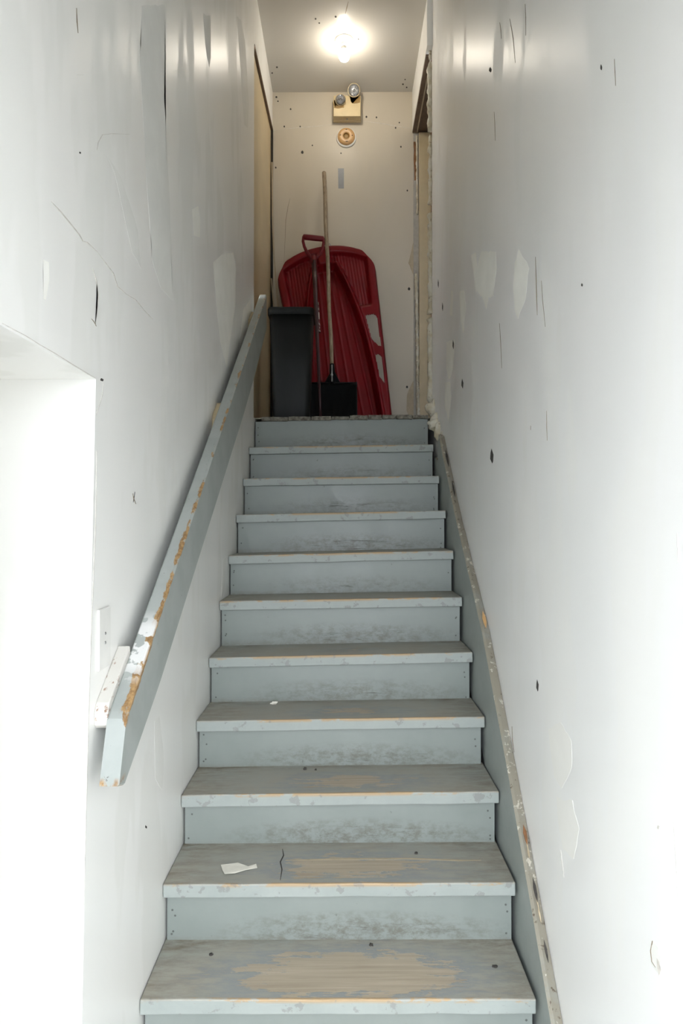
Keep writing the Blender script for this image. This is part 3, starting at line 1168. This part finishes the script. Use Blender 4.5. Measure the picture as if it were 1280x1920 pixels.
bm = bmesh.new()
grid = []
for j in range(NV + 1):
    row = []
    for i in range(NU + 1):
        u = -1 + 2 * i / NU
        v = arc(u) * j / NV
        hw = 0.285 + 0.066 * min(1, v / LS / 0.88)
        # corners rounded off
        cor = 0.12
        vt = arc(u)
        x = u * hw
        if abs(u) > 0.6 and v > vt - 0.13:
            q = (v - (vt - 0.13)) / 0.13
            x *= 1 - 0.15 * q ** 2 * ((abs(u) - 0.6) / 0.4) ** 1.5
        row.append((x, v, hw))
    grid.append(row)
V = [[bm.verts.new((x, -depth(x, v, hw), v)) for x, v, hw in row] for row in grid]
for j in range(NV):
    for i in range(NU):
        c = [(grid[b][a][0], grid[b][a][1]) for a, b in ((i, j), (i + 1, j), (i + 1, j + 1), (i, j + 1))]
        cx, cv = sum(p[0] for p in c) / 4, sum(p[1] for p in c) / 4
        if in_hole(cx, cv):
            continue
        bm.faces.new((V[j][i], V[j][i + 1], V[j + 1][i + 1], V[j + 1][i]))
bmesh.ops.delete(bm, geom=[v for v in bm.verts if not v.link_faces], context='VERTS')
for f in bm.faces:
    f.normal_update()
me = bpy.data.meshes.new('shell')
bm.to_mesh(me)
bm.free()
for p in me.polygons:
    p.use_smooth = True
me.materials.append(M['red'])
shell = bpy.data.objects.new('shell', me)
COL.objects.link(shell)
shell.parent = sled
so_ = shell.modifiers.new('thickness', 'SOLIDIFY')
so_.thickness = 0.004
so_.offset = 0
sled.rotation_euler = (R(-9.3), R(-8.6), 0)
bm = bmesh.new()
tube(bm, [(0.052 + 0.011 * math.cos(a), -0.03, LS + 0.005 + 0.011 * math.sin(a)) for a in [R(q) for q in range(-20, 215, 20)]], 0.0028, 8)
finish('rope_loop', bm, 'steel', sled, True)

# ================================================================== SNOW SHOVEL with wooden pole
pb, pt = at(622, 690, 4.50), at(607, 320, 4.80)
ax = (pt - pb).normalized()
blade_top = at(625, 720, 4.46)
shovel = empty('snow_shovel', (blade_top.x, 4.44, ZL))
tag(shovel, 'snow shovel with long weathered wooden pole and wide black blade', 'shovel')


def loc_(p, root):
    return Vector(p) - root.location


bm = bmesh.new()
n = 26
P = [loc_(pb.lerp(pt, k / n), shovel) + Vector((0.002 * math.sin(k * .6), 0, 0)) for k in range(n + 1)]
P = P + [P[-1] + ax * 0.006, P[-1] + ax * 0.010]
tube(bm, P, [0.0128 + 0.0018 * k / n for k in range(n + 1)] + [0.011, 0.004], 14)
finish('pole', bm, 'pole', shovel, True)
bm = bmesh.new()
s0, s1 = at(623, 722, 4.46), at(622, 682, 4.495)
tube(bm, [loc_(s0, shovel), loc_(s0.lerp(s1, .5), shovel), loc_(s1, shovel)], [0.021, 0.019, 0.0155], 12)
# webs either side of the socket
for s in (-1, 1):
    slab(bm, [loc_(p, shovel) for p in (at(623 + s * 2, 690, 4.487), at(623 + s * 8, 704, 4.475), at(623 + s * 17, 721, 4.462), at(623, 721, 4.462))], (0, 1, 0), 0.008)
finish('socket', bm, 'black_pl', shovel, False, 0.002)
bm = bmesh.new()
q = [loc_(at(622, y, d) + Vector((0, -0.023, 0)), shovel) for y, d in ((685, 4.492), (700, 4.478), (716, 4.464))]
tube(bm, q, 0.0045, 8)
tube(bm, [q[1] + Vector((0, 0.004, -0.012)), q[1] + Vector((0, -0.006, -0.012))], 0.008, 8)
finish('bolt', bm, 'steel', shovel)
# blade: curved scoop, ribbed
bm = bmesh.new()
bw, bh = 0.165, 0.0
zt_b = at(625, 719, 4.46).z - ZL
nv, nu = 14, 28
cxs = at(622, 720, 4.46).x - shovel.location.x
rows = []
for j in range(nv + 1):
    t = j / nv
    z = 0.004 + (zt_b - 0.004) * t
    yy = -0.095 * (1 - t) ** 1.6 + 0.010
    row = []
    for i in range(nu + 1):
        u = -1 + 2 * i / nu
        yb = yy - 0.022 * abs(u) ** 3
        yb += 0.0025 * math.sin(u * 22 + (1 - t) * 5 * (1 if u > 0 else -1)) * (1 - t)
        row.append(bm.verts.new((cxs + u * bw, yb, z)))
    rows.append(row)
for a, b in zip(rows, rows[1:]):
    for i in range(nu):
        bm.faces.new((a[i], a[i + 1], b[i + 1], b[i]))
bo = finish('blade', bm, 'black_pl', shovel, True)
sm_ = bo.modifiers.new('thickness', 'SOLIDIFY')
sm_.thickness = 0.005
bm = bmesh.new()
tube(bm, [(cxs - bw, -0.004, zt_b), (cxs, 0.012, zt_b + .002), (cxs + bw, -0.004, zt_b)], 0.007, 8)
finish('blade_top_edge', bm, 'black_pl', bo, True)

# ================================================================== TOOL with red D-grip
hb, ht = at(601, 790, 4.285), at(588.5, 488, 4.60)
tool = empty('grip_handled_tool', (hb.x, hb.y, ZL))
tag(tool, 'red D-grip handled tool with dark shaft standing beside the trash can', 'tool')
ax = (ht - hb).normalized()
hb2 = hb + ax * ((ZL + 0.05 - hb.z) / ax.z)
bm = bmesh.new()
tube(bm, [loc_(hb2.lerp(ht, k / 6), tool) for k in range(7)], [0.0085, 0.009, 0.010, 0.012, 0.014, 0.0165, 0.0175], 14)
finish('shaft', bm, 'shaft', tool, True)
bm = bmesh.new()
c0 = hb2
slab(bm, [loc_(p, tool) for p in (Vector((c0.x - .04, c0.y, ZL + .003)), Vector((c0.x + .04, c0.y, ZL + .003)), Vector((c0.x + .03, c0.y + .004, ZL + .055)), Vector((c0.x - .03, c0.y + .004, ZL + .055)))], (0, 1, 0), 0.004)
finish('blade', bm, 'steel', tool, bevel=0.001)
# grip: socket, two bowed arms, cross bar
dg = 4.615
bm = bmesh.new()
tube(bm, [loc_(at(590, 508, 4.585), tool), loc_(at(588.5, 492, 4.60), tool), loc_(at(588, 480, dg), tool), loc_(at(588, 476, dg), tool)], [0.0195, 0.0205, 0.022, 0.015], 14)
grip = finish('grip_socket', bm, 'grip', tool, True)
for pts in ([(587, 484), (581, 479), (575, 471), (570, 460), (567.5, 450), (568.5, 441)], [(589, 484), (595, 479), (601, 472), (604.5, 463), (606.5, 453), (605.5, 444)]):
    bm = bmesh.new()
    tube(bm, [loc_(at(x, y, dg), tool) for x, y in pts], [0.013, 0.0125, 0.0115, 0.0105, 0.0100, 0.0100], 12)
    finish('grip_arm', bm, 'grip', tool, True)
bm = bmesh.new()
a, b = at(567, 441.5, dg), at(607, 445.5, dg)
tube(bm, [loc_(a.lerp(b, t), tool) for t in (0, .02, .06, .5, .94, .98, 1)], [0.010, .016, .0185, .0195, .0185, .016, .010], 14)
finish('grip_bar', bm, 'grip', tool, True)
# torn paper label still stuck round the shaft
bm = bmesh.new()
l0, l1 = at(592.5, 566, 4.545), at(596.5, 622, 4.495)
pts0 = [l0.lerp(l1, k / 10) for k in range(11)]
rr = [0.0165, 0.0168, 0.0168, 0.0165, 0.0162, 0.0158, 0.0155, 0.0153, 0.0151, 0.0150, 0.0148]
tube(bm, [loc_(p, tool) for p in pts0], rr, 14, caps=False)
lo = finish('label_sticker', bm, 'label', tool, True)

# ================================================================== LOOSE CORNER STRIPS behind the can
for nm, pts, w, lab in (('wooden_strip', [(509, 300), (510, 400), (513, 480), (518, 545), (523, 600), (528, 660)], 0.010, 'long thin pale strip bowed out from the back left corner'),
                        ('wooden_strip', [(508, 520), (510, 545), (514, 585), (519, 640)], 0.009, 'short thin pale strip in the back left corner beside the cream door')):
    k = len(pts)
    Q = [at(x, y, 4.885 - 0.012 * i) for i, (x, y) in enumerate(pts)]
    ext = Q[-1] + (Q[-1] - Q[-2]).normalized() * ((Q[-1].z - ZL - 0.003) / abs((Q[-1] - Q[-2]).normalized().z))
    Q.append(ext)
    root = (Q[-1].x, Q[-1].y, ZL)
    bm = bmesh.new()
    rows = []
    for p in Q:
        p = p - Vector(root)
        rows.append([bm.verts.new(p + Vector(o)) for o in ((-w / 2, -.004, 0), (w / 2, -.004, 0), (w / 2, .004, 0), (-w / 2, .004, 0))])
    for a, b in zip(rows, rows[1:]):
        for j in range(4):
            bm.faces.new((a[j], a[(j + 1) % 4], b[(j + 1) % 4], b[j]))
    bm.faces.new(rows[0])
    bm.faces.new(rows[-1][::-1])
    o = finish(nm, bm, 'strip', None, loc=root)
    tag(o, lab, 'wood strip')

# ================================================================== CEILING LAMP
cl = on_z(645, 68, ZC)
lamp = empty('ceiling_lamp', (cl.x, cl.y, ZC))
tag(lamp, 'bare lit bulb in a round white ceiling lampholder', 'ceiling lamp')
bm = bmesh.new()
lathe(bm, [(0, -.022), (.028, -.022), (.050, -.014), (.059, -.006), (.061, 0), (0, 0)], 32)
finish('lampholder_base', bm, 'white', lamp, True)
bm = bmesh.new()
lathe(bm, [(0, -.045), (.019, -.045), (.021, -.020), (0, -.020)], 20)
finish('socket', bm, 'white', lamp, True)
bm = bmesh.new()
lathe(bm, [(.013, -.043), (.0145, -.050), (.0165, -.0555), (.0245, -.0675)], 24)
finish('bulb_neck', bm, 'white', lamp, True)
bm = bmesh.new()
lathe(bm, [(0, -.068), (.0245, -.068), (.032, -.084), (.035, -.100), (.033, -.115), (.026, -.127), (.014, -.135), (0, -.138)], 24)
finish('bulb', bm, 'bulb', lamp, True)

# ================================================================== EMERGENCY LIGHT
bl = at(625.5, 225, YB)
el = empty('emergency_light', (at(650.5, 213, YB).x, YB, at(650, 225, YB).z))
tag(el, 'beige twin-head emergency light unit on the back wall below the ceiling', 'emergency light')
bm = bmesh.new()
box(bm, -.097, .097, -.078, -.001, 0, .150)
hs = finish('housing', bm, 'beige_pl', el, bevel=0.004)
bm = bmesh.new()
box(bm, -.0995, .0995, -.030, -.001, -.003, .156)
finish('back_plate', bm, 'beige_pl', hs, bevel=0.003)
for pts, sd in (([(-.094, .060), (-.060, .056), (-.024, .062), (-.020, .095), (-.030, .118), (-.094, .115)], 1), ([(.022, .118), (.030, .098), (.050, .090), (.092, .098), (.092, .140), (.020, .140)], 2)):
    bm = bmesh.new()
    slab(bm, rough_outline([(x, -.0782, z) for x, z in pts], .0015, .01, sd), (0, -1, 0), 0.0004)
    for v in bm.verts:
        v.co.y = -.0783 if v.co.y > -.0788 + .0 else v.co.y
    finish('heat_stain', bm, 'stain', hs)
bm = bmesh.new()
lathe(bm, [(0, .004), (.006, .003), (.007, 0)], 10, aim((0, 0, -1), (0, -.045, 0)))
finish('latch', bm, 'steel', hs)
for (px, py, d, dr, r) in ((638, 181, 4.80, (0.05, -0.62, -0.78), .036), (663.5, 163.5, 4.80, (-0.02, -0.93, -0.36), .041)):
    c = at(px, py, d) - el.location
    T = aim(Vector(dr).normalized(), c)
    bm = bmesh.new()
    lathe(bm, [(0, -.062), (.016, -.060), (.020, -.045), (.024, -.030), (r * .98, -.012), (r * 1.08, 0), (r * 1.08, .004), (r, .004), (r * .96, .001), (r * .5, -.022), (0, -.026)], 24, T)
    hd = finish('lamp_head', bm, 'beige_pl', el, True)
    bm = bmesh.new()
    lathe(bm, [(r * .97, .0005), (r * .8, -.009), (r * .5, -.0205), (.007, -.0245), (.006, -.008), (0, -.006)], 24, T)
    finish('reflector', bm, 'chrome', hd, True)
    bm = bmesh.new()
    lathe(bm, [(r * .99, .002), (r * .93, .006), (r * .6, .010), (0, .012), (0, .009), (r * .6, .0075), (r * .99, .001)], 24, T)
    finish('lens', bm, 'glass', hd, True)
    bm = bmesh.new()
    tp = c - Vector(dr).normalized() * .05
    tube(bm, [tp, Vector((tp.x * .95, max(tp.y, -.045), .140))], .009, 10)
    finish('swivel', bm, 'beige_pl', hd, True)

# ================================================================== ROUND DETECTOR BASE, TAPE
c = at(649, 254, YB)
det = empty('detector_base', (c.x, YB, c.z))
tag(det, 'round tan plastic fixture base on the back wall under the emergency light', 'fixture')
T = aim((0, -1, 0))
bm = bmesh.new()
lathe(bm, [(0, .010), (.066, .010), (.072, .006), (.073, 0.001), (0, .001)], 36, T)
finish('back_ring', bm, 'white', det, True)
bm = bmesh.new()
lathe(bm, [(.021, .008), (.021, .022), (.026, .026), (.050, .024), (.060, .018), (.064, .008)], 36, T @ Matrix.Translation((0, 0.004, 0)))
finish('cover_ring', bm, 'tan_pl', det, True)
bm = bmesh.new()
lathe(bm, [(0, .014), (.014, .014), (.021, .0105), (.021, .009), (0, .009)], 24, T @ Matrix.Translation((0, 0.004, 0)))
finish('hub', bm, 'stain', det, True)
for a, s in ((90, .005), (-85, .008), (0, .004), (175, .004)):
    bm = bmesh.new()
    box(bm, -s, s, -.0275, -.022, -.0022, .0022)
    o = finish('slot', bm, 'gouge', det)
    o.location = (.043 * math.cos(R(a)), 0.001, .043 * math.sin(R(a)) + .004)

bm = bmesh.new()
q = [at(633.5, 312, YB), at(644.5, 312, YB), at(644.5, 350, YB), at(634, 350, YB)]
cc = at(639, 331, YB)
slab(bm, [p - cc for p in q], (0, -1, 0), 0.0015)
o = finish('metal_strip', bm, 'tape', None, loc=cc)
for v in o.data.vertices:
    v.co.y -= 0.0003
o.location = cc
tag(o, 'small upright grey strip stuck on the back wall above the shovel', 'wall strip')

# ================================================================== LITTER on the steps
def tread_pt(px, py, i):
    _, a, b = rise(i)
    return on_z(px, py, a + (b - a) * 0.5)


pp = [(415, 1619), (447, 1615), (466, 1621), (481, 1617), (483, 1624), (462, 1628), (441, 1634), (422, 1636), (418, 1629)]
Q = [tread_pt(x, y, 1) for x, y in pp]
_, a_, b_ = rise(1)
c = sum(Q, Vector()) / len(Q)
zoff = a_ + (b_ - a_) * ((c.x - XA) / (XRN[1] - XA))
bm = bmesh.new()
slab(bm, [Vector((p.x - c.x, p.y - c.y, 0.002 + 0.005 * abs(noise.noise(p * 19)))) for p in Q], (0, 0, 1), 0.0008)
o = finish('paper_scrap', bm, 'paper', None, loc=(c.x, c.y, zoff))
tag(o, 'torn scrap of white paper lying on the third-lowest tread in view', 'paper scrap')
o['label'] = 'torn scrap of white paper lying flat on a low worn tread'
for nm, px, py, i, r, mt, lab, cat in (
        ('plaster_crumb', 514, 1319, 3, (.013, .008, .007), 'paper', 'crumbled white plaster bit on the tread at the foot of a riser', 'debris'),
        ('dirt_lump', 572, 1441, 2, (.006, .005, .005), 'gouge', 'larger black lump of dirt at the back of a middle tread', 'debris'),
        ('dirt_lump', 592, 1442, 2, (.004, .004, .003), 'gouge', 'smaller black speck of dirt right of the larger lump', 'debris'),
        ('dirt_lump', 695, 1767, 0, (.006, .005, .004), 'gouge', 'black lump of dirt at the back of the lowest full tread', 'debris'),
        ('dirt_lump', 397, 1785, 0, (.006, .005, .003), 'gouge', 'black lump of dirt on the left side of the lowest full tread', 'debris'),
        ('dirt_lump', 925, 1806, 0, (.007, .006, .003), 'gouge', 'dark flat lump of dirt on the right side of the lowest full tread', 'debris'),
        ('dirt_lump', 779, 1597, 1, (.005, .005, .004), 'gouge', 'black lump of dirt right of the worn wood on the paper scrap tread', 'debris')):
    p = tread_pt(px, py, i)
    _, a_, b_ = rise(i)
    z = a_ + (b_ - a_) * ((p.x - XA) / (XRN[i] - XA))
    p = on_z(px, py, z)
    bm = bmesh.new()
    lump(bm, (0, 0, 0), r, px * .01, 2, 0.7)
    o = finish(nm, bm, mt, None, loc=(p.x, p.y, z + r[2] * 0.6))
    tag(o, lab, cat)
